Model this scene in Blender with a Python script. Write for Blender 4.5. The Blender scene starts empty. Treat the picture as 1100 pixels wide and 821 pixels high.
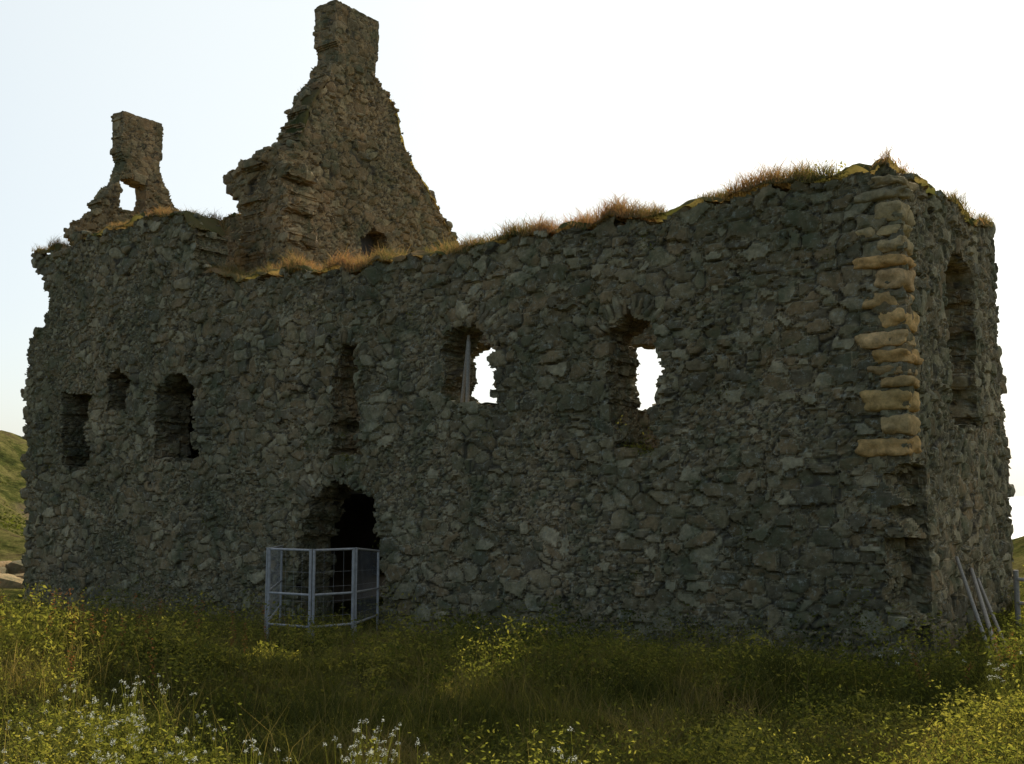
import bpy, math, numpy as np
from mathutils import Vector
rng=np.random.default_rng(7)
scene=bpy.context.scene
# ------------------------------------------------------------ numeric helpers
def h3(ix,iy,iz,s):
    x=(ix.astype(np.int64)*73856093)^(iy.astype(np.int64)*19349663)^(iz.astype(np.int64)*83492791)^(s*2654435761)
    x=x&0xffffffff
    x=((x^(x>>16))*0x45d9f3b)&0xffffffff
    x=((x^(x>>16))*0x45d9f3b)&0xffffffff
    x=x^(x>>16)
    return (x&0xffffff)/float(0x1000000)
def vnoise(P,s=0):
    i=np.floor(P).astype(np.int64);f=P-i;f=f*f*(3-2*f)
    r=0
    for a in (0,1):
        wa=f[:,0] if a else 1-f[:,0]
        for b in (0,1):
            wb=f[:,1] if b else 1-f[:,1]
            for c in (0,1):
                wc=f[:,2] if c else 1-f[:,2]
                r=r+wa*wb*wc*h3(i[:,0]+a,i[:,1]+b,i[:,2]+c,s)
    return r
def fbm(P,s=0,o=3):
    r=0;a=.5;t=0
    for k in range(o):
        r=r+a*vnoise(P*(2**k)+k*17.3,s+k);t+=a;a*=.5
    return r/t
CELL=np.array([.36,.36,.235])
def vor(P,seed=3,sc=1.):
    W=np.stack([vnoise(P*1.6,51),vnoise(P*1.6,52),vnoise(P*1.6,53)],1)-.5
    CC=CELL*sc
    Q=(P+W*np.array([.34,.34,.22]))/CC
    ip=np.floor(Q).astype(np.int64)
    F1=np.full(len(P),9.);F2=np.full(len(P),9.);rid=np.zeros(len(P));r2=np.zeros(len(P));cen=np.zeros_like(P)
    for a in (-1,0,1):
        for b in (-1,0,1):
            for c in (-1,0,1):
                n=ip+np.array([a,b,c])
                n0,n1,n2=n[:,0],n[:,1],n[:,2]
                ctr=np.stack([n0+.5+(h3(n0,n1,n2,seed)-.5)*.9,n1+.5+(h3(n0,n1,n2,seed+1)-.5)*.9,n2+.5+(h3(n0,n1,n2,seed+2)-.5)*.9],1)
                w=.68+.75*h3(n0,n1,n2,seed+3)
                d=(np.abs(Q-ctr)**3.2).sum(1)**(1/3.2)*w
                m=d<F1
                F2=np.where(m,F1,np.minimum(F2,d));F1=np.where(m,d,F1)
                rr=h3(n0,n1,n2,seed+4);rid=np.where(m,rr,rid);r2=np.where(m,h3(n0,n1,n2,seed+5),r2)
                cen[m]=ctr[m]
    return F1,F2,rid,r2,cen*CC
def inpoly(x,z,poly):
    r=np.zeros(x.shape,bool);n=len(poly)
    for i in range(n):
        x0,y0=poly[i];x1,y1=poly[(i+1)%n]
        if y0==y1: continue
        c=((y0>z)!=(y1>z))&(x<(x1-x0)*(z-y0)/(y1-y0)+x0)
        r^=c
    return r
def sstep(a,b,x):
    t=np.clip((x-a)/(b-a),0,1);return t*t*(3-2*t)
def mesh_from(name,V,Fq,mat,parent=None,attrs=None,smooth=False,k=4):
    me=bpy.data.meshes.new(name)
    V=np.asarray(V,np.float32);Fq=np.asarray(Fq,np.int32)
    me.vertices.add(len(V));me.vertices.foreach_set('co',V.ravel())
    me.loops.add(Fq.size);me.loops.foreach_set('vertex_index',Fq.ravel())
    me.polygons.add(len(Fq))
    me.polygons.foreach_set('loop_start',np.arange(0,Fq.size,k,dtype=np.int32))
    try: me.polygons.foreach_set('loop_total',np.full(len(Fq),k,np.int32))
    except Exception: pass
    me.update(calc_edges=True)
    me.polygons.foreach_set('use_smooth',np.full(len(Fq),smooth))
    if attrs:
        for n,a in attrs.items():
            at=me.attributes.new(n,'FLOAT','POINT');at.data.foreach_set('value',np.asarray(a,np.float32))
    me.materials.append(mat)
    ob=bpy.data.objects.new(name,me);scene.collection.objects.link(ob)
    if parent: ob.parent=parent
    return ob
# ------------------------------------------------------------ materials
def newmat(n):
    m=bpy.data.materials.new(n);m.use_nodes=True;nt=m.node_tree
    for x in list(nt.nodes): nt.nodes.remove(x)
    return m,nt,nt.nodes,nt.links
def ramp(N,cols,interp='LINEAR'):
    r=N.new('ShaderNodeValToRGB');cr=r.color_ramp;cr.interpolation=interp
    while len(cr.elements)<len(cols): cr.elements.new(.5)
    for e,(p,c) in zip(cr.elements,cols): e.position=p;e.color=(*c,1)
    return r
def noise(N,L,vec,scale,detail=4,rough=.6):
    n=N.new('ShaderNodeTexNoise');n.inputs['Scale'].default_value=scale;n.inputs['Detail'].default_value=detail;n.inputs['Roughness'].default_value=rough
    L.new(vec,n.inputs['Vector']);return n
def mix(N,L,f,a,b,bt='MIX'):
    m=N.new('ShaderNodeMix');m.data_type='RGBA';m.blend_type=bt
    for s,v in ((m.inputs[0],f),(m.inputs[6],a),(m.inputs[7],b)):
        if isinstance(v,(int,float)): s.default_value=v
        elif isinstance(v,tuple): s.default_value=(*v,1)
        else: L.new(v,s)
    return m.outputs[2]
def stone_mat(name,cols,lich=.5,gapc=(.07,.058,.04),k=.88,moss=.7):
    cols=[(c[0]*k,c[1]*k*.985,c[2]*k*.93) for c in cols]
    m,nt,N,L=newmat(name)
    out=N.new('ShaderNodeOutputMaterial');b=N.new('ShaderNodeBsdfPrincipled');L.new(b.outputs[0],out.inputs[0])
    b.inputs['Roughness'].default_value=.95;b.inputs['Specular IOR Level'].default_value=.12
    tc=N.new('ShaderNodeTexCoord');v=tc.outputs['Object']
    at=N.new('ShaderNodeAttribute');at.attribute_name='rid'
    r=ramp(N,[(i/(len(cols)),c) for i,c in enumerate(cols)],'CONSTANT');L.new(at.outputs['Fac'],r.inputs[0])
    n1=noise(N,L,v,7,8,.75);r1=ramp(N,[(.3,(.5,.48,.43)),(.7,(1.5,1.45,1.34))]);L.new(n1.outputs[0],r1.inputs[0])
    c=mix(N,L,1.,r.outputs[0],r1.outputs[0],'MULTIPLY')
    n2=noise(N,L,v,.4,4,.65);r2=ramp(N,[(.35,(.66,.68,.58)),(.68,(1.28,1.17,1.02))]);L.new(n2.outputs[0],r2.inputs[0])
    c=mix(N,L,1.,c,r2.outputs[0],'MULTIPLY')
    n3=noise(N,L,v,9,7,.85);r3=ramp(N,[(.55,(0,0,0)),(.61,(1,1,1))]);L.new(n3.outputs[0],r3.inputs[0])
    s=N.new('ShaderNodeMath');s.operation='MULTIPLY';s.inputs[1].default_value=lich;L.new(r3.outputs[0],s.inputs[0])
    c=mix(N,L,s.outputs[0],c,(.44,.43,.33))
    n4=noise(N,L,v,1.5,7,.75);r4=ramp(N,[(.49,(0,0,0)),(.64,(moss,moss,moss))]);L.new(n4.outputs[0],r4.inputs[0])
    c=mix(N,L,r4.outputs[0],c,(.105,.115,.055))
    g=N.new('ShaderNodeAttribute');g.attribute_name='gap'
    gr=ramp(N,[(0,(.9,.9,.9)),(.5,(0,0,0))]);L.new(g.outputs['Fac'],gr.inputs[0])
    c=mix(N,L,gr.outputs[0],c,gapc)
    L.new(c,b.inputs['Base Color'])
    bn=noise(N,L,v,20,8,.8);bp=N.new('ShaderNodeBump');bp.inputs['Strength'].default_value=.9;bp.inputs['Distance'].default_value=.03
    L.new(bn.outputs[0],bp.inputs['Height']);L.new(bp.outputs[0],b.inputs['Normal'])
    return m
GREY=[(.27,.22,.15),(.34,.285,.195),(.21,.18,.135),(.38,.33,.24),(.29,.22,.14),(.235,.21,.145),(.45,.40,.30),(.31,.235,.15),(.20,.18,.135),(.36,.32,.225)]
BROWN=[(.31,.22,.13),(.38,.275,.165),(.25,.185,.12),(.42,.32,.20),(.35,.235,.135),(.29,.23,.15),(.45,.36,.24),(.36,.25,.155),(.23,.18,.12),(.39,.30,.2)]
M_st=stone_mat('rubble_stone',GREY,.6)
M_br=stone_mat('brown_rubble_stone',BROWN,.3,k=.95)
M_q=stone_mat('orange_sandstone',[(.66,.42,.20),(.74,.49,.24),(.58,.40,.23),(.72,.50,.28),(.62,.41,.21)],.1,k=1.,moss=.25)
M_q2=stone_mat('weathered_sandstone',[(.54,.42,.26),(.48,.38,.25),(.60,.46,.28),(.42,.35,.24)],.3,k=1.,moss=.4)
def leaf_mat(name,cols,trans=.5,attr='rid',tint=(1.6,1.5,.75)):
    m,nt,N,L=newmat(name)
    out=N.new('ShaderNodeOutputMaterial');a=N.new('ShaderNodeAttribute');a.attribute_name=attr
    r=ramp(N,[(i/(len(cols)-1),c) for i,c in enumerate(cols)]);L.new(a.outputs['Fac'],r.inputs[0])
    d=N.new('ShaderNodeBsdfDiffuse');t=N.new('ShaderNodeBsdfTranslucent');x=N.new('ShaderNodeMixShader');x.inputs[0].default_value=trans
    L.new(r.outputs[0],d.inputs[0])
    tm=mix(N,L,1.,r.outputs[0],tint,'MULTIPLY');L.new(tm,t.inputs[0])
    L.new(d.outputs[0],x.inputs[1]);L.new(t.outputs[0],x.inputs[2]);L.new(x.outputs[0],out.inputs[0])
    return m
M_gr=leaf_mat('grass_blades',[(.055,.06,.02),(.09,.095,.028),(.15,.135,.042),(.27,.20,.09)])
M_dry=leaf_mat('dry_wall_grass',[(.09,.10,.035),(.19,.16,.065),(.29,.20,.10),(.35,.19,.09)],.45,tint=(1.6,1.35,.9))
M_hb=leaf_mat('herb_leaves',[(.035,.042,.013),(.065,.075,.02),(.12,.125,.033),(.21,.19,.055)],.55,tint=(2.3,2.1,.95))
M_fl=leaf_mat('white_petals',[(.65,.64,.52),(.8,.79,.70)],.45,tint=(1.15,1.15,1.0))
M_dock=leaf_mat('dock_seed',[(.22,.09,.04),(.34,.15,.06)],.3)
def simple(name,col,rough=.7,metal=0.,nscale=12,var=.25,bump=.3):
    m,nt,N,L=newmat(name)
    out=N.new('ShaderNodeOutputMaterial');b=N.new('ShaderNodeBsdfPrincipled');L.new(b.outputs[0],out.inputs[0])
    b.inputs['Roughness'].default_value=rough;b.inputs['Metallic'].default_value=metal
    tc=N.new('ShaderNodeTexCoord');n=noise(N,L,tc.outputs['Object'],nscale,5)
    r=ramp(N,[(.3,tuple(x*(1-var) for x in col)),(.7,tuple(min(1,x*(1+var)) for x in col))]);L.new(n.outputs[0],r.inputs[0]);L.new(r.outputs[0],b.inputs[0])
    bp=N.new('ShaderNodeBump');bp.inputs['Strength'].default_value=bump;bp.inputs['Distance'].default_value=.02;L.new(n.outputs[0],bp.inputs['Height']);L.new(bp.outputs[0],b.inputs['Normal'])
    return m
M_galv=simple('galvanised_steel',(.38,.35,.31),.6,.1)
M_wood=simple('weathered_timber',(.33,.28,.21),.85,0,30)
M_infill=simple('dark_infill_stone',(.12,.10,.08),.95,0,4)
# ------------------------------------------------------------ terrain function
def terr(X,Y):
    X=np.asarray(X,float);Y=np.asarray(Y,float)
    u=-((X-5.94)*.804-(Y-15.75)*.595);pp=(X-5.94)*.595+(Y-15.75)*.804
    z=-.033*np.clip(u,-5,30)
    z=z-.3*np.exp(-(pp/3.2)**2)*np.exp(-(np.clip(np.abs(u-10)-12,0,50)/4)**2)
    z=z+.35*np.exp(-((Y-1)/5.5)**2-(X/14)**2)
    z=z+.85*np.exp(-((X+6.6)/3.2)**2-((Y-12.6)/3.)**2)
    z=z-.3*np.exp(-((X-1.5)/3.)**2-((Y-9.8)/3.)**2)
    z=z+.5*np.exp(-((X-6.9)/1.3)**2-((Y-12.4)/2.)**2)
    z=z+1.5*np.exp(-((X-15.2)/3.6)**2-((Y-27)/5)**2)
    P=np.stack([X.ravel(),Y.ravel(),np.zeros(X.size)],1)
    z=z+((fbm(P*.35,5)-.5)*.5).reshape(X.shape)
    far=sstep(40,110,np.hypot(X*.8,Y-5));z=z-26*far
    nn=(fbm(P*.05,9,5)-.5).reshape(X.shape);n2=(fbm(P*.22,19,4)-.5).reshape(X.shape)
    hill=(8.8+nn*8+n2*3.)
    e=np.exp(-(((X+54)/29)**2)**1.5-(((Y-88)/40)**2)**1.5)
    z=z+(hill+26*far)*e
    e2=np.exp(-((X+27)/8.)**2-((Y-48)/9.)**2)
    z=z+(1.2+4*nn+2.5*n2)*e2
    return z
n=460
t=np.linspace(-1,1,n);g=np.sign(t)*(np.abs(t)*60+np.abs(t)**5*480)
gx,gy=np.meshgrid(g,g+18,indexing='ij');gz=terr(gx,gy)
idx=np.arange(n*n).reshape(n,n)
FQ=np.stack([idx[:-1,:-1],idx[1:,:-1],idx[1:,1:],idx[:-1,1:]],-1).reshape(-1,4)
m,nt,N,L=newmat('meadow_ground')
out=N.new('ShaderNodeOutputMaterial');b=N.new('ShaderNodeBsdfPrincipled');L.new(b.outputs[0],out.inputs[0]);b.inputs['Roughness'].default_value=1;b.inputs['Specular IOR Level'].default_value=0
tc=N.new('ShaderNodeTexCoord');v=tc.outputs['Object']
n1=noise(N,L,v,.3,9,.8);r1=ramp(N,[(.34,(.035,.045,.018)),(.45,(.10,.105,.03)),(.54,(.23,.20,.07)),(.66,(.13,.09,.055))]);L.new(n1.outputs[0],r1.inputs[0])
n2=noise(N,L,v,2,8,.8);r2=ramp(N,[(.35,(.35,.35,.35)),(.65,(1.4,1.4,1.25))]);L.new(n2.outputs[0],r2.inputs[0])
c=mix(N,L,1.,r1.outputs[0],r2.outputs[0],'MULTIPLY')
ge=N.new('ShaderNodeNewGeometry');sx=N.new('ShaderNodeSeparateXYZ');L.new(ge.outputs['Normal'],sx.inputs[0])
rs=ramp(N,[(.62,(1,1,1)),(.78,(0,0,0))]);L.new(sx.outputs[2],rs.inputs[0])
c=mix(N,L,rs.outputs[0],c,(.19,.13,.095));L.new(c,b.inputs[0])
bp=N.new('ShaderNodeBump');bp.inputs['Distance'].default_value=.5;bp.inputs['Strength'].default_value=1;L.new(n2.outputs[0],bp.inputs['Height']);L.new(bp.outputs[0],b.inputs['Normal'])
ground=mesh_from('ground',np.stack([gx.ravel(),gy.ravel(),gz.ravel()],1),FQ,m,smooth=True)
m,nt,N,L=newmat('sea_water');out=N.new('ShaderNodeOutputMaterial');b=N.new('ShaderNodeBsdfPrincipled');L.new(b.outputs[0],out.inputs[0])
b.inputs['Base Color'].default_value=(.03,.06,.08,1);b.inputs['Roughness'].default_value=.25
tc=N.new('ShaderNodeTexCoord');nn=noise(N,L,tc.outputs['Object'],.4,6,.6);bp=N.new('ShaderNodeBump');bp.inputs['Distance'].default_value=1.;bp.inputs['Strength'].default_value=.8;L.new(nn.outputs[0],bp.inputs['Height']);L.new(bp.outputs[0],b.inputs['Normal'])
mesh_from('sea',[(-9000,-9000,-24),(9000,-9000,-24),(9000,9000,-24),(-9000,9000,-24)],[(0,1,2,3)],m)
# ------------------------------------------------------------ castle
castle=bpy.data.objects.new('ruined_stone_castle',None);scene.collection.objects.link(castle)
castle.location=(5.94,15.75,0);TH=-math.radians(36.5);castle.rotation_euler=(0,0,TH)
def wall(name,O,A,D,outline,holes,thick,mat,res=.04,rag=.8,clip=None,bulge=.10,dstep=.08,hrag=.55,ragz=None):
    O=np.array(O,float);A=np.array(A,float);D=np.array(D,float)
    ox=[p[0] for p in outline];oz=[p[1] for p in outline]
    a0,a1=min(ox)-.25,max(ox)+.25
    if clip: a0=max(a0,clip[0]);a1=min(a1,clip[1])
    z0,z1=min(oz),max(oz)+.25
    na=int(round((a1-a0)/res));nz=int(round((z1-z0)/res))
    ca=a0+(np.arange(na)+.5)*res;cz=z0+(np.arange(nz)+.5)*res
    GA,GZ=np.meshgrid(ca,cz,indexing='ij')
    P=O+GA.reshape(-1,1)*A+D*.1;P[:,2]+=GZ.ravel()
    _,_,_,_,cen=vor(P)
    dc=cen-P;da=(dc@A);dz=dc[:,2]
    da=np.clip(da,-.3,.3);dz=np.clip(dz,-.22,.22)
    rg=np.full(len(da),rag)
    if ragz: rg=np.where(GZ.ravel()>ragz[0],ragz[1],rag)
    ta=GA.ravel()+rg*da;tz=GZ.ravel()+rg*dz
    M=inpoly(ta,tz,outline)
    ta=GA.ravel()+hrag*da;tz=GZ.ravel()+hrag*dz
    for h in holes: M&=~inpoly(ta,tz,h)
    M=M.reshape(na,nz)
    K=max(2,int(round(thick/dstep)))
    nid=lambda i,j,k:(i*(nz+1)+j)*(K+1)+k
    Fs=[]
    I,J=np.nonzero(M)
    Fs.append(np.stack([nid(I,J,0),nid(I+1,J,0),nid(I+1,J+1,0),nid(I,J+1,0)],1))
    Fs.append(np.stack([nid(I,J,K),nid(I,J+1,K),nid(I+1,J+1,K),nid(I+1,J,K)],1))
    Mp=np.zeros((na+2,nz+2),bool);Mp[1:-1,1:-1]=M
    for k in range(K):
        Lf=Mp[:-1,1:-1];Rt=Mp[1:,1:-1]
        i,j=np.nonzero(Lf&~Rt);Fs.append(np.stack([nid(i,j,k),nid(i,j,k+1),nid(i,j+1,k+1),nid(i,j+1,k)],1))
        i,j=np.nonzero(~Lf&Rt);Fs.append(np.stack([nid(i,j,k),nid(i,j+1,k),nid(i,j+1,k+1),nid(i,j,k+1)],1))
        B=Mp[1:-1,:-1];T=Mp[1:-1,1:]
        i,j=np.nonzero(B&~T);Fs.append(np.stack([nid(i,j,k),nid(i+1,j,k),nid(i+1,j,k+1),nid(i,j,k+1)],1))
        i,j=np.nonzero(~B&T);Fs.append(np.stack([nid(i,j,k),nid(i,j,k+1),nid(i+1,j,k+1),nid(i+1,j,k)],1))
    F=np.concatenate(Fs);u,inv=np.unique(F.ravel(),return_inverse=True);F=inv.reshape(-1,4)
    k=u%(K+1);ij=u//(K+1);j=ij%(nz+1);i=ij//(nz+1)
    V=O+(a0+i*res)[:,None]*A+(k/K*thick)[:,None]*D;V[:,2]+=z0+j*res
    e1=V[F[:,1]]-V[F[:,0]];e2=V[F[:,3]]-V[F[:,0]];fn=np.cross(e1,e2);fn/=np.linalg.norm(fn,axis=1)[:,None]+1e-9
    vn=np.zeros_like(V)
    for q in range(4):
        for ax in range(3): vn[:,ax]+=np.bincount(F[:,q],fn[:,ax],len(V))
    vn/=np.linalg.norm(vn,axis=1)[:,None]+1e-9
    F1,F2,rid,r2,cen=vor(V)
    G1,G2,ridb,r2b,cenb=vor(V,71,.42)
    df=F2-F1
    g=sstep(0.0,.13,df)
    tv=np.stack([rid-.5,r2-.5,(rid*7.3)%1-.5],1)
    tilt=np.clip(((V-cen)*tv).sum(1)*.42,-.035,.035)
    big=.034*g+.008*sstep(.05,.45,df)+.055*(r2-.5)+tilt
    gs=sstep(0.,.2,G2-G1)
    tvb=np.stack([ridb-.5,r2b-.5,(ridb*7.3)%1-.5],1)
    sm=-.015+.025*gs+.035*(r2b-.5)+np.clip(((V-cenb)*tvb).sum(1)*.5,-.015,.015)
    pin=(df<.11)&(fbm(V*1.7,44,2)>.45)
    patch=fbm(V*.9,45,3)>.60
    pin|=patch
    disp=np.where(pin,sm,big)-.02;g=np.where(pin,gs,g);rid=np.where(pin,ridb,rid)
    disp=disp+bulge*(fbm(V*.7,21)-.5)+.025*(fbm(V*6,31,2)-.5)+.016*(fbm(V*15,33,2)-.5)
    if ragz: disp=np.where(V[:,2]>ragz[0]+.1,disp*.55,disp)
    V=V+vn*disp[:,None]
    ob=mesh_from(name,V,F,mat,castle,{'rid':rid,'gap':g})
    top=[]
    for ii in range(na):
        col=np.nonzero(M[ii])[0]
        top.append(z0+(col[-1]+1)*res if len(col) else np.nan)
    return ob,ca,np.array(top),O,A,D,thick
FRONT=[(-24.6,-1.4),(-24.75,1),(-24.95,3.1),(-25.2,6.7),(-24.35,7.3),(-24.3,8.5),(-25.1,9.0),(-25.1,9.4),(-23.2,9.35),(-23.0,9.8),(-22.6,9.3),(-21,9.5),(-19.4,9.6),(-17.8,9.25),(-17.2,8.7),(-17.2,7.8),(-16.2,7.5),(-14.1,7.25),(-13.5,7.4),(-11.2,7.2),(-9,7.25),(-4.3,7.2),(-2,7.3),(.3,7.3),(.3,2.8),(-.28,2.7),(-.3,1.2),(-.1,.4),(.1,-1.4)]
HO=[[(-9.0,4.0),(-9.05,5.45),(-8.9,5.7),(-8.2,5.7),(-7.85,5.4),(-7.8,4.0)],
 [(-5.0,3.1),(-5.25,4.2),(-5.2,5.2),(-4.9,5.45),(-4.25,5.3),(-4.15,4.5),(-4.45,3.9),(-4.35,3.0)],
 [(-12.35,3.0),(-12.3,5.3),(-12.0,5.6),(-11.65,5.4),(-11.6,3.9),(-11.5,3.0)],
 [(-13.2,-1.6),(-13.25,1.2),(-12.9,2.1),(-12.1,2.75),(-11.2,2.2),(-10.8,1.3),(-10.7,-1.6)],
 [(-23.1,3.0),(-23.1,5.1),(-21.9,5.1),(-21.8,3.0)],
 [(-21,4.5),(-20.9,5.4),(-20.5,5.65),(-20,5.4),(-20,4.5)],
 [(-18.7,3.1),(-18.8,4.9),(-18.0,5.5),(-17.2,5.0),(-17.1,3.1)]]
W={}
W['front']=wall('front_wall',(0,0,0),(1,0,0),(0,1,0),FRONT,HO,1.05,M_st,.036,clip=(-26,0.0))
END=[(.85,-.9),(.85,7.3),(1.9,7.4),(4,7.45),(6.3,7.6),(6.4,6),(6.3,4.9),(6.6,4.7),(6.7,2.1),(6.9,-.9)]
W['end']=wall('end_wall',(0,0,0),(0,1,0),(-1,0,0),END,[[(2.5,3.4),(2.6,6.2),(3.3,6.7),(4.4,6.5),(4.4,3.5)]],1.0,M_st,.045,clip=(.9,7.2))
W['back']=wall('wing_back_wall',(0,6.2,0),(1,0,0),(0,1,0),[(-17,0),(-17,8.2),(-8,8.3),(-5,7.8),(-2.5,7.2),(-1,7.1),(-1,0)],[[(-14.0,4.45),(-14.0,6.0),(-13.5,6.4),(-12.6,6.3),(-12.5,4.45)],[(-8.7,4.3),(-8.6,5.7),(-8.3,6.0),(-7.5,5.9),(-7.4,4.3)]],.8,M_st,.06,clip=(-17,-.9))
GAB=[(1.9,5),(1.95,11.2),(2.9,11.9),(3.3,13.0),(3.9,14.0),(4.5,14.75),(4.5,15.3),(4.35,15.4),(4.35,16.65),(6.15,16.65),(6.15,15.4),(6.0,15.3),(6.05,14.85),(6.4,14.7),(6.9,14.0),(7.5,12.9),(8.3,12.1),(9.0,11.5),(9.7,10.8),(10.4,10.0),(10.7,5)]
W['gable']=wall('tall_gable_with_chimney',(-17,0,0),(0,1,0),(-1,0,0),GAB,[[(5.6,9.2),(5.6,9.9),(6.1,10.3),(6.65,9.9),(6.65,9.2)]],.9,M_br,.045,rag=.65,ragz=(14.8,.06),bulge=.06)
W['stub']=wall('broken_cross_wall',(0,1.95,0),(1,0,0),(0,1,0),[(-18.1,6.3),(-18.05,8.4),(-17.95,9.6),(-18.1,10.3),(-18.7,10.8),(-18.75,11.2),(-17.8,11.2),(-17.3,11.5),(-16.7,11.4),(-16.3,11.1),(-16.2,8.4),(-16.0,8.2),(-16.0,6.3)],[],1.0,M_br,.045)
GL=[(.9,-1.5),(.9,9.5),(.85,10.2),(1.5,11.1),(2.1,12.0),(2.3,12.6),(2.15,12.9),(2.15,14.2),(3.6,14.2),(3.6,13.0),(3.5,12.9),(3.65,12.4),(4.0,11.8),(4.7,11.0),(7,10.8),(10,9.5),(10,-1.5)]
W['gl']=wall('far_gable_with_chimney',(-24.1,0,0),(0,1,0),(-1,0,0),GL,[[(2.15,11.1),(2.15,12.0),(2.5,12.15),(3.05,12.05),(3.1,11.1)]],.6,M_br,.045,rag=.5,hrag=.12,ragz=(11.7,.06),bulge=.05)
W['mid']=wall('inner_cross_wall',(0,5.2,0),(1,0,0),(0,1,0),[(-24.2,6),(-24.2,10.9),(-23,11.2),(-21.5,11.3),(-20,11.0),(-18,10.8),(-18,6)],[],.8,M_br,.06)
W['mb']=wall('tower_back_wall',(0,9.6,0),(1,0,0),(0,1,0),[(-24.8,-1),(-24.8,9.8),(-17,9.8),(-17,-1)],[],.8,M_st,.08)
def box(name,x0,x1,y0,y1,z0,z1,mat,parent):
    V=[(x,y,z) for x in(x0,x1) for y in(y0,y1) for z in(z0,z1)]
    return mesh_from(name,V,[(0,1,3,2),(4,6,7,5),(0,4,5,1),(2,3,7,6),(0,2,6,4),(1,5,7,3)],mat,parent)
box('cellar_vault',-16.9,-1.1,.9,6.1,2.3,2.75,M_infill,castle)  # flat slab for the castle's vaulted cellars, added to darken the doorway
box('tower_dark_slab',-23.9,-17.2,.9,9.5,6.0,6.4,M_infill,castle)  # unseen slab added over the roofless tower to keep its windows dark
box('cellar_light_block',-17.7,-17.05,.98,9.55,-1.4,5.9,M_infill,castle)  # unseen partition added to stop tower light reaching the doorway interior
box('recess_back',-17.8,-17.6,5.3,7.0,9.0,10.6,M_infill,castle)  # backing box added so the gable recess reads dark, without sky behind
def rocks(name,items,mat,parent,n=6,amp=.035,seed=1,sq=5.):
    Vs=[];Fs=[];rd=[];o=0
    lin=np.linspace(-1,1,n)
    for q,(c,hs,ang) in enumerate(items):
        for ax in range(3):
            for sg in(-1,1):
                a,bb=np.meshgrid(lin,lin,indexing='ij');pt=np.zeros((n*n,3))
                pt[:,ax]=sg;pt[:,(ax+1)%3]=a.ravel();pt[:,(ax+2)%3]=bb.ravel()
                r=pt/ (np.abs(pt)**sq).sum(1)[:,None]**(1/sq)
                r=r*np.array(hs)
                r=r*(1+.9*amp/min(hs)*(fbm(r*7+q*3.7,seed)-.5)[:,None]*2)
                ca_,sa_=math.cos(ang),math.sin(ang)
                w=np.stack([r[:,0]*ca_+r[:,2]*sa_,r[:,1],-r[:,0]*sa_+r[:,2]*ca_],1)+np.array(c)
                ii=np.arange(n*n).reshape(n,n)+o
                f=np.stack([ii[:-1,:-1],ii[1:,:-1],ii[1:,1:],ii[:-1,1:]],-1).reshape(-1,4)
                if sg<0: f=f[:,::-1]
                Vs.append(w);Fs.append(f);rd.append(np.full(n*n,(q*.618)%1));o+=n*n
    V=np.concatenate(Vs);return mesh_from(name,V,np.concatenate(Fs),mat,parent,{'rid':np.concatenate(rd),'gap':np.ones(len(V))},smooth=True)
it=[];z=2.85;k=0
while z<7.1:
    h=rng.uniform(.085,.19);long=(k%2==0)
    lx=rng.uniform(.30,.41) if long else rng.uniform(.17,.29);ly=rng.uniform(.2,.3) if long else rng.uniform(.3,.42)
    zz=z+h
    it.append(((.055-lx+rng.uniform(-.04,.02),-.07+ly+rng.uniform(-.025,.015),zz),(lx,ly,h*rng.uniform(.88,.97)),rng.uniform(-.06,.06)));z+=2*h+rng.uniform(0,.025);k+=1
rocks('corner_quoins',[q for q in it if q[0][2]<5.9],M_q,castle,10,.05,sq=5.)
rocks('upper_corner_quoins',[q for q in it if q[0][2]>=5.9],M_q2,castle,10,.05,3,sq=5.)
def arch(name,cx,cz,rx,rz,a0,a1,nst,ln,mat):
    it=[]
    for q in range(nst):
        a=math.radians(a0+(a1-a0)*(q+.5)/nst)+rng.uniform(-.04,.04)
        px=cx+math.cos(a)*(rx+ln);pz=cz+math.sin(a)*(rz+ln)
        wd=abs(math.radians(a1-a0))*(rx+ln)/nst*.5*.9
        it.append(((px,.15+rng.uniform(-.02,.03),pz),(wd*rng.uniform(.7,1.05),.2,ln*rng.uniform(.75,1.15)),math.pi/2-a))
    rocks(name,it,mat,castle,5,.03,5)
arch('window_arch_1',-8.5,4.95,.72,.78,35,145,12,.2,M_st)
arch('window_arch_2',-4.8,4.7,.68,.75,35,145,12,.2,M_st)
arch('window_arch_3',-11.95,4.9,.45,.65,20,160,9,.18,M_st)
arch('doorway_arch',-12.0,1.3,1.25,1.45,8,172,20,.2,M_st)
arch('window_arch_4',-17.95,4.6,.85,.9,25,155,12,.18,M_st)
arch('window_arch_5',-20.5,4.95,.55,.68,25,155,8,.15,M_st)
def scatter_rocks(name,pts,mat,parent,smin,smax):
    it=[]
    for p in pts:
        s=rng.uniform(smin,smax);it.append((tuple(p),(s*rng.uniform(.8,1.4),s*rng.uniform(.7,1.2),s*rng.uniform(.45,.8)),rng.uniform(-.5,.5)))
    return rocks(name,it,mat,parent,5,.03,9)
pts=[]
for key,cnt in (('front',150),('end',35),('gable',60),('mid',20)):
    ob,ca,top,O,A,D,th=W[key]
    for q in range(cnt):
        i=rng.integers(len(ca))
        if np.isnan(top[i]): continue
        if key=='gable' and top[i]>14.9: continue
        p=O+A*ca[i]+D*rng.uniform(.1,th-.1);pts.append((p[0],p[1],top[i]+.01))
scatter_rocks('loose_wall_head_stones',pts,M_st,castle,.06,.15)
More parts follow.
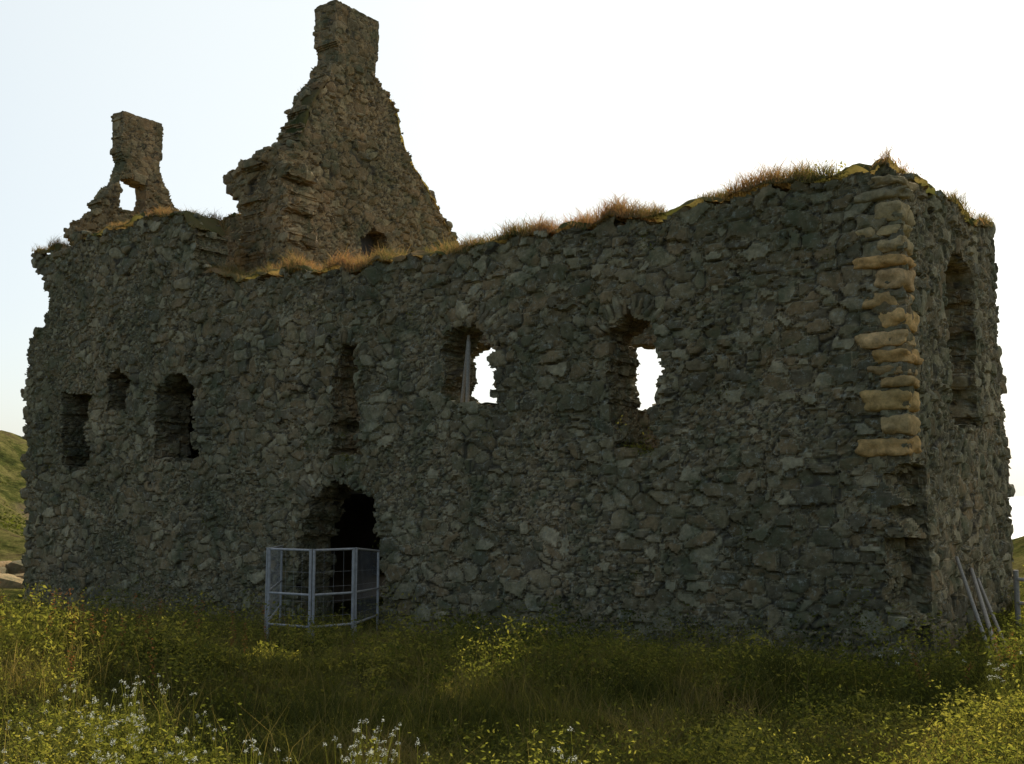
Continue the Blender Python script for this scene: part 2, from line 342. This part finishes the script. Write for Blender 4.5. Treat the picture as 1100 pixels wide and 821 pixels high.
def cyl(name,p0,p1,r,mat,parent,seg=10):
    p0=np.array(p0,float);p1=np.array(p1,float);d=p1-p0;L_=np.linalg.norm(d);d/=L_
    a=np.cross(d,[0,0,1.]) if abs(d[2])<.9 else np.cross(d,[1.,0,0]);a/=np.linalg.norm(a);b_=np.cross(d,a)
    V=[];
    for pp in(p0,p1):
        for q in range(seg):
            w=2*math.pi*q/seg;V.append(pp+r*(a*math.cos(w)+b_*math.sin(w)))
    F=[(q,(q+1)%seg,seg+(q+1)%seg,seg+q) for q in range(seg)]
    V+= [p0,p1];me=bpy.data.meshes.new(name)
    F+= [(2*seg,(q+1)%seg,q) for q in range(seg)]+[(2*seg+1,seg+q,seg+(q+1)%seg) for q in range(seg)]
    me.from_pydata([tuple(x) for x in V],[],F);me.materials.append(mat)
    o=bpy.data.objects.new(name,me);scene.collection.objects.link(o);o.parent=parent;return o
cyl('window_prop_post',(-8.62,.15,3.95),(-8.58,.15,5.35),.04,M_wood,castle)
cyl('window_prop_rail',(-9.0,.12,3.98),(-8.3,.12,4.0),.035,M_wood,castle)
cyl('window_prop_strut',(-8.9,.3,4.0),(-8.7,.3,5.5),.035,M_wood,castle)
# ------------------------------------------------------------ vegetation
def blades(name,base,hgt,wid,mat,parent=None,lean=.35,rid=None):
    n=len(base);a=rng.uniform(0,2*np.pi,n);la=rng.uniform(0,2*np.pi,n);ln=hgt*lean*rng.uniform(.3,1.6,n)
    w=np.stack([np.cos(a),np.sin(a),np.zeros(n)],1)*wid[:,None]*.5
    ld=np.stack([np.cos(la),np.sin(la),np.zeros(n)],1)*ln[:,None]
    up=np.zeros((n,3));up[:,2]=1
    mid=base+ld*.3+up*(hgt*.58)[:,None];tip=base+ld+up*(hgt*.97)[:,None]
    V=np.stack([base-w,base+w,mid+w*.8,mid-w*.8,tip+w*.15,tip-w*.15],1).reshape(-1,3)
    o=np.arange(n)*6
    F=np.concatenate([np.stack([o,o+1,o+2,o+3],1),np.stack([o+3,o+2,o+4,o+5],1)])
    if rid is None: rid=rng.uniform(0,1,n)
    return mesh_from(name,V,F,mat,parent,{'rid':np.repeat(rid,6)})
def leaves(c,size,flat=0.):
    n=len(c);d=rng.normal(size=(n,3));d[:,2]*=.6;d/=np.linalg.norm(d,axis=1)[:,None]
    e=rng.normal(size=(n,3));e[:,2]*=(1-flat);e-=d*(e*d).sum(1)[:,None];e/=np.linalg.norm(e,axis=1)[:,None]+1e-9
    s=size[:,None];V=np.stack([c-d*s,c+e*s*.42,c+d*s,c-e*s*.42],1).reshape(-1,3)
    return V
def turf(name,key,rngs,dens,h0,h1,mat,mound=.12,dry=(.1,.9)):
    ob,ca,top,O,A,D,th=W[key];B=[];R=[];H=[]
    for (s0,s1,cover) in rngs:
        sel=np.nonzero((ca>s0)&(ca<s1)&~np.isnan(top))[0]
        if len(sel)<3: continue
        T=top[sel].copy();ker=np.ones(9)/9;T=np.convolve(np.pad(T,4,'edge'),ker,'valid')
        step=max(1,int(.08/(ca[1]-ca[0])));ss=sel[::step];TT=T[::step];m_=14
        rows=[]
        for q,i in enumerate(ss):
            for w in range(m_):
                f=w/(m_-1)*2-1
                p=O+A*ca[i]+D*(th/2+f*(th/2+.04));rows.append([p[0],p[1],TT[q]-.08*(abs(f)>.95)])
        V=np.array(rows);cv=sstep(.62-cover*.5,.78-cover*.5,fbm(V*.9,97,3))
        V[:,2]+=-.16+cv*(mound+.16)+(fbm(V*2.6,77)-.5)*.22;V+= (np.stack([fbm(V*5,78),fbm(V*5,79),fbm(V*5,80)],1)-.5)*.16
        ii=np.arange(len(V)).reshape(len(ss),m_);F=np.stack([ii[:-1,:-1],ii[1:,:-1],ii[1:,1:],ii[:-1,1:]],-1).reshape(-1,4)
        mesh_from(name+'_sod',V,F,mat,castle,{'rid':np.clip(fbm(V*1.5,82)*1.6-.4,0,1)*.8},smooth=True)
        nb=int((s1-s0)*th*dens);pick=rng.integers(0,len(V),nb)
        p=V[pick]+rng.normal(size=(nb,3))*np.array([.05,.05,.01])
        pn=fbm(p*1.6,90);keep=rng.uniform(0,1,nb)<np.clip(pn*3.4-1.,.12,1)*cv[pick];p=p[keep];pn=pn[keep]
        B.append(p);H.append(rng.uniform(h0,h1,len(p))*(.1+2.0*sstep(.3,.75,pn))*rng.uniform(.5,1.3,len(p)));R.append(np.clip(rng.uniform(*dry,len(p))+(fbm(p*.8,91)-.5)*1.8,0,1))
    B=np.concatenate(B);H=np.concatenate(H);R=np.concatenate(R)
    blades(name,B,H,rng.uniform(.006,.013,len(B)),mat,castle,.8,R)
turf('wall_head_grass','front',[(-25,-23.3,.7),(-22.5,-17.3,1.),(-17.0,-9,1.),(-8.99,-4.5,.9),(-4.49,-.1,.85)],2400,.05,.18,M_dry,.13)
turf('end_wall_grass','end',[(1,6.3,.85)],1400,.05,.16,M_dry,.08)
turf('gable_grass','gable',[(3.0,4.2,.6),(6.4,10.2,.3)],350,.05,.12,M_dry,.0)
turf('inner_wall_grass','mid',[(-24,-18.2,.6)],700,.05,.17,M_dry,.06)
def herb_cloud(name,cent,spread,n,size,mat,parent=None,rid0=(0,1)):
    c=np.repeat(cent,n,0)+rng.normal(size=(len(cent)*n,3))*spread
    V=leaves(c,rng.uniform(size*.6,size*1.3,len(c)));o=np.arange(len(c))*4
    return mesh_from(name,V,np.stack([o,o+1,o+2,o+3],1),mat,parent,{'rid':np.repeat(rng.uniform(*rid0,len(c)),4)})
cc=np.array([(x,y,7.42) for x,y in zip(rng.uniform(-1.7,-.1,20),rng.uniform(.1,1.2,20))])
herb_cloud('wall_head_weeds',cc,np.array([.13,.13,.07]),80,.03,M_hb,castle,(.5,1))
cc=np.array([(-4.7,.15,3.08),(-4.5,.05,3.05),(-4.95,.2,3.12),(-11.95,.1,3.08),(-11.7,.05,3.02),(-12.1,.2,3.05)])
herb_cloud('sill_weeds',cc,np.array([.12,.1,.05]),120,.025,M_hb,castle,(.4,.9))
ns=46;cx=rng.uniform(-24.5,-.4,ns);cz=rng.uniform(.3,6.9,ns);cc=np.stack([cx,np.full(ns,-.02),cz],1)
herb_cloud('wall_ferns',cc,np.array([.07,.04,.06]),22,.028,M_hb,castle,(.2,.9))
def perp(X,Y): return (X-5.94)*.595+(Y-15.75)*.804
def along(X,Y): return (X-5.94)*.804-(Y-15.75)*.595
def sample(nc,y0=6.,y1=26.):
    Y=y0+(y1-y0)*rng.uniform(0,1,nc)**1.2;X=rng.uniform(-1,1,nc)*(Y*.56+1.2)
    pp=perp(X,Y);al=along(X,Y)
    k=~((pp>-.05)&(al<.15)&(al>-25.3))
    return X[k],Y[k]
def nearwall(X,Y):
    return np.exp(-(np.clip(-perp(X,Y),0,9)/1.1)**2)*(along(X,Y)<.3)
X,Y=sample(12500,6,30)
dn=fbm(np.stack([X,Y,X*0],1)*.6,61);dn=np.clip((dn-.25)*1.8,0,1)
nb=16;BX=np.repeat(X,nb)+rng.normal(size=len(X)*nb)*.09;BY=np.repeat(Y,nb)+rng.normal(size=len(X)*nb)*.09
hh=np.repeat(.10+.45*dn*rng.uniform(.4,1.3,len(X)),nb)*rng.uniform(.5,1.15,len(BX))
k=~((perp(BX,BY)>-.03)&(along(BX,BY)<.1));BX,BY,hh=BX[k],BY[k],hh[k]
rr=np.clip(fbm(np.stack([BX,BY,BX*0],1)*.9,63)*1.9-.55+rng.uniform(-.25,.25,len(BX)),0,1)
blades('meadow_grass',np.stack([BX,BY,terr(BX,BY)-.02],1),hh,rng.uniform(.005,.011,len(BX)),M_gr,None,.6,rr)
X,Y=sample(1500,6,26);kk=fbm(np.stack([X,Y,X*0],1)*.4,68)>.5;X,Y=X[kk],Y[kk]
nb=5;BX=np.repeat(X,nb)+rng.normal(size=len(X)*nb)*.12;BY=np.repeat(Y,nb)+rng.normal(size=len(X)*nb)*.12
k=~((perp(BX,BY)>-.03)&(along(BX,BY)<.1));BX,BY=BX[k],BY[k]
hs=rng.uniform(.4,.8,len(BX));zb=terr(BX,BY)
blades('tall_seed_grass',np.stack([BX,BY,zb],1),hs,rng.uniform(.003,.006,len(BX)),M_gr,None,.5,rng.uniform(.6,1,len(BX)))
# broad leaved herbs
X,Y=sample(7600,6,29)
hn=fbm(np.stack([X,Y,X*0],1)*.75,66)
lw=nearwall(X,Y)*np.clip(fbm(np.stack([X,Y,X*0],1)*.7,69)*2.8-.8,0,1)
H=.12+.85*np.clip(hn*2.6-1.0,0,1)*rng.uniform(.4,1.2,len(X))+.7*lw*rng.uniform(.3,1,len(X))
nl=64;cx=np.repeat(X,nl);cy=np.repeat(Y,nl);ch=np.repeat(H,nl);f=rng.uniform(0,1,len(cx))**.7
sp=.04+.18*np.sin(np.pi*np.clip(f,.1,.95))*ch/.6
c=np.stack([cx+rng.normal(size=len(cx))*sp,cy+rng.normal(size=len(cx))*sp,np.repeat(terr(X,Y),nl)+f*ch],1)
ls=np.repeat(rng.uniform(.4,1.3,len(X))*np.clip(Y/11,.6,1.1),nl)
k=~((perp(c[:,0],c[:,1])>-.02)&(along(c[:,0],c[:,1])<.06));c=c[k];V=leaves(c,rng.uniform(.012,.034,len(c))*ls[k],.3);o=np.arange(len(c))*4
tn=fbm(np.stack([X,Y,X*0],1)*.5,70)*2-.7
rid=np.clip(np.repeat(rng.uniform(0,.6,len(X))+tn*.6,nl)[k]+rng.uniform(0,.35,len(c)),0,1)
mesh_from('meadow_herbs',V,np.stack([o,o+1,o+2,o+3],1),M_hb,None,{'rid':np.repeat(rid,4)})
def umbels(name,X,Y,H,mat_s,mat_f):
    Z=terr(X,Y);root=bpy.data.objects.new(name,None);scene.collection.objects.link(root)
    SB=[];FC=[]
    for x,y,z,h in zip(X,Y,Z,H):
        ns=rng.integers(2,6)
        for q in range(ns):
            hx=h*rng.uniform(.7,1.05);dx,dy=rng.normal(size=2)*.12*h
            SB.append((x,y,z,x+dx,y+dy,z+hx));r=rng.uniform(.01,.032)
            m_=24;a=rng.uniform(0,2*np.pi,m_);rr=r*np.sqrt(rng.uniform(0,1,m_))
            FC.append(np.stack([x+dx+rr*np.cos(a),y+dy+rr*np.sin(a),z+hx+.02*(1-(rr/r)**2)+rng.normal(size=m_)*.006],1))
    SB=np.array(SB);b0=SB[:,:3];b1=SB[:,3:];w=np.array([.003,0,0]);w2=np.array([0,.003,0])
    V=np.concatenate([np.stack([b0-w,b0+w,b1+w*.6,b1-w*.6],1).reshape(-1,3),np.stack([b0-w2,b0+w2,b1+w2*.6,b1-w2*.6],1).reshape(-1,3)])
    o=np.arange(len(V)//4)*4;mesh_from('stems',V,np.stack([o,o+1,o+2,o+3],1),mat_s,root,{'rid':np.full(len(V),.5)})
    c=np.concatenate(FC);V=leaves(c,rng.uniform(.004,.008,len(c)),.5);o=np.arange(len(c))*4
    mesh_from('flower_heads',V,np.stack([o,o+1,o+2,o+3],1),mat_f,root,{'rid':np.repeat(rng.uniform(0,1,len(c)),4)})
cl=[(-2.7,7.8,.5,36),(-3.4,9.3,.6,26),(-.95,8.1,.2,16),(.35,7.1,.15,6),(4.9,11.4,.5,6)]
XX=np.concatenate([rng.normal(a,s,n_) for a,b_,s,n_ in cl]);YY=np.concatenate([rng.normal(b_,s*.7,n_) for a,b_,s,n_ in cl])
umbels('wild_carrot_flowers',XX,YY,rng.uniform(.35,.75,len(XX)),M_hb,M_fl)
pc=[(.35,7.0,.75),(.2,7.3,.6),(-.95,8.0,.65),(-2.6,7.7,.6),(-3.4,8.6,.6),(-2.2,7.3,.5),(-3.9,9.6,.6),(-3.0,9.0,.55),(3.9,9.2,.6),(4.6,9.8,.7),(-2.9,13.6,.8),(1.5,13.2,.6),(-5.4,12.2,.7),(-4.6,11.0,.6)]
c=[]
for x,y,h in pc:
    z=float(terr(np.array([x]),np.array([y]))[0])
    for s_ in range(10):
        bx,by=x+rng.normal()*.14,y+rng.normal()*.14;hh_=h*rng.uniform(.6,1.1);m_=60;f=rng.uniform(.1,1,m_);w_=.09*(1.15-f)
        c.append(np.stack([bx+rng.normal(size=m_)*w_+(bx-x)*f,by+rng.normal(size=m_)*w_+(by-y)*f,z+f*hh_],1))
c=np.concatenate(c);V=leaves(c,rng.uniform(.010,.024,len(c)));o=np.arange(len(c))*4
mesh_from('ragwort_plants',V,np.stack([o,o+1,o+2,o+3],1),M_hb,None,{'rid':np.repeat(rng.uniform(.5,1,len(c)),4)})
XX=np.concatenate([rng.normal(-5.8,1.3,50),rng.normal(5.6,.5,12)]);YY=np.concatenate([rng.normal(13.2,1.4,50),rng.normal(12.6,.6,12)])
c=[]
for x,y in zip(XX,YY):
    h=rng.uniform(.4,.8);z=float(terr(np.array([x]),np.array([y]))[0]);q=rng.uniform(.0,1,90);dx,dy=rng.normal(size=2)*.08
    c.append(np.stack([x+dx*q+rng.normal(size=90)*.018*(q>.4),y+dy*q+rng.normal(size=90)*.018*(q>.4),z+h*q],1))
c=np.concatenate(c);V=leaves(c,rng.uniform(.008,.018,len(c)));o=np.arange(len(c))*4
mesh_from('dock_plants',V,np.stack([o,o+1,o+2,o+3],1),M_dock,None,{'rid':np.repeat(rng.uniform(0,1,len(c)),4)})
# hillside bushes
hx=rng.uniform(-75,-30,900);hy=rng.uniform(45,80,900);kk=(fbm(np.stack([hx,hy,hx*0],1)*.12,88)>.52);hx,hy=hx[kk],hy[kk];hz=terr(hx,hy)
nl=40;c=np.repeat(np.stack([hx,hy,hz+.15],1),nl,0)+rng.normal(size=(len(hx)*nl,3))*np.array([.8,.8,.2])
V=leaves(c,rng.uniform(.08,.18,len(c)));o=np.arange(len(c))*4
mesh_from('hillside_gorse',V,np.stack([o,o+1,o+2,o+3],1),M_hb,None,{'rid':np.repeat(rng.uniform(0,.35,len(c)),4)})
# ------------------------------------------------------------ steel hurdle gate at doorway
gate=bpy.data.objects.new('steel_mesh_gate',None);scene.collection.objects.link(gate)
def tz(x,y): return float(terr(np.array([x]),np.array([y]))[0])
def panel(tag,a,b_,h=1.4):
    za=-.05;zb=-.05 if b_[1]<21 else -.25
    A0=np.array([a[0],a[1],za]);B0=np.array([b_[0],b_[1],zb]);U=np.array([0,0,1.])
    r=.026
    cyl(tag+'_post',A0-U*.4,A0+U*h,r,M_galv,gate);cyl(tag+'_end_post',B0-U*.4,B0+U*h,r,M_galv,gate)
    for q in (.08,.62,h-.02): cyl(tag+'_rail',A0+U*q,B0+U*q,r*.8,M_galv,gate)
    L_=np.linalg.norm(B0-A0);n_=max(2,int(L_/.16))
    for q in range(1,n_):
        p=A0+(B0-A0)*q/n_;cyl(tag+'_mesh_wire',p+U*.08,p+U*(h-.02),.0015,M_galv,gate,4)
    for q in range(1,int(h/.25)):
        cyl(tag+'_mesh_wire',A0+U*(q*.25),B0+U*(q*.25),.0015,M_galv,gate,4)
panel('panel_a',(-4.28,18.8),(-3.47,18.35));panel('panel_b',(-3.41,18.35),(-2.80,18.8));panel('panel_c',(-2.76,18.86),(-2.75,21.9))
panel('panel_d',(-4.33,18.86),(-5.15,23.8))
poles=bpy.data.objects.new('leaning_timber_poles',None);scene.collection.objects.link(poles)
cyl('pole_1',(7.0,15.3,-.3),(7.95,18.45,1.0),.035,M_wood,poles);cyl('pole_2',(7.15,15.9,-.3),(7.35,17.6,1.25),.03,M_wood,poles);cyl('pole_3',(7.6,16.4,-.2),(8.25,18.9,.8),.03,M_wood,poles)
fence=bpy.data.objects.new('wooden_rail_fence',None);scene.collection.objects.link(fence)
fp=[(8.6,18.2),(9.9,17.7),(11.4,17.4)]
for x,y in fp: cyl('fence_post',(x,y,tz(x,y)-.2),(x,y,tz(x,y)+1.0),.045,M_wood,fence)
for a,b_ in zip(fp,fp[1:]):
    for q in(.45,.85): cyl('fence_rail',(a[0],a[1]-.05,tz(*a)+q),(b_[0],b_[1]-.05,tz(*b_)+q),.03,M_wood,fence)
pts=[(x,y,tz(x,y)-.1) for x,y in zip(rng.normal(-17.2,1.6,60),rng.normal(37,2.5,60))]
ro=scatter_rocks('rock_outcrop',pts,M_br,None,.25,.7)
# ------------------------------------------------------------ light
EL=math.radians(35.5);AZ=math.radians(27)
d=Vector((math.sin(AZ)*math.cos(EL),math.cos(AZ)*math.cos(EL),math.sin(EL)))
w=bpy.data.worlds.new("World");scene.world=w;w.use_nodes=True;N=w.node_tree.nodes;L=w.node_tree.links
bg=N['Background'];sk=N.new('ShaderNodeTexSky');sk.sky_type='NISHITA';sk.sun_disc=False;sk.sun_elevation=EL;sk.sun_rotation=AZ
sk.air_density=1.0;sk.dust_density=2.5;sk.ozone_density=1.;sk.altitude=20
tc=N.new('ShaderNodeTexCoord');dp=N.new('ShaderNodeVectorMath');dp.operation='DOT_PRODUCT';L.new(tc.outputs['Generated'],dp.inputs[0]);dp.inputs[1].default_value=tuple(d)
mr=N.new('ShaderNodeMapRange');mr.interpolation_type='SMOOTHSTEP';mr.inputs[1].default_value=0.05;mr.inputs[2].default_value=.8;mr.inputs[3].default_value=.0;mr.inputs[4].default_value=.75;L.new(dp.outputs['Value'],mr.inputs[0])
hz=mix(N,L,mr.outputs[0],sk.outputs[0],(6.6,7.0,6.8))
L.new(hz,bg.inputs[0]);bg.inputs[1].default_value=.15
s=bpy.data.lights.new('sun','SUN');s.energy=5;s.angle=math.radians(.5);s.color=(1,.94,.82)
so=bpy.data.objects.new('sun',s);scene.collection.objects.link(so)
so.rotation_euler=d.to_track_quat('Z','Y').to_euler()
# ------------------------------------------------------------ camera
cam=bpy.data.cameras.new('camera');co=bpy.data.objects.new('camera',cam);scene.collection.objects.link(co);scene.camera=co
cam.sensor_width=36;cam.lens=36*1130/1100;cam.clip_end=20000;cam.clip_start=.1
co.location=(0,0,2.3);co.rotation_euler=(math.radians(90)+math.atan(120/1130),0,0)
scene.view_settings.view_transform='Standard';scene.view_settings.look='None';scene.view_settings.exposure=0
print('polys',sum(len(o.data.polygons) for o in scene.objects if o.type=='MESH'))
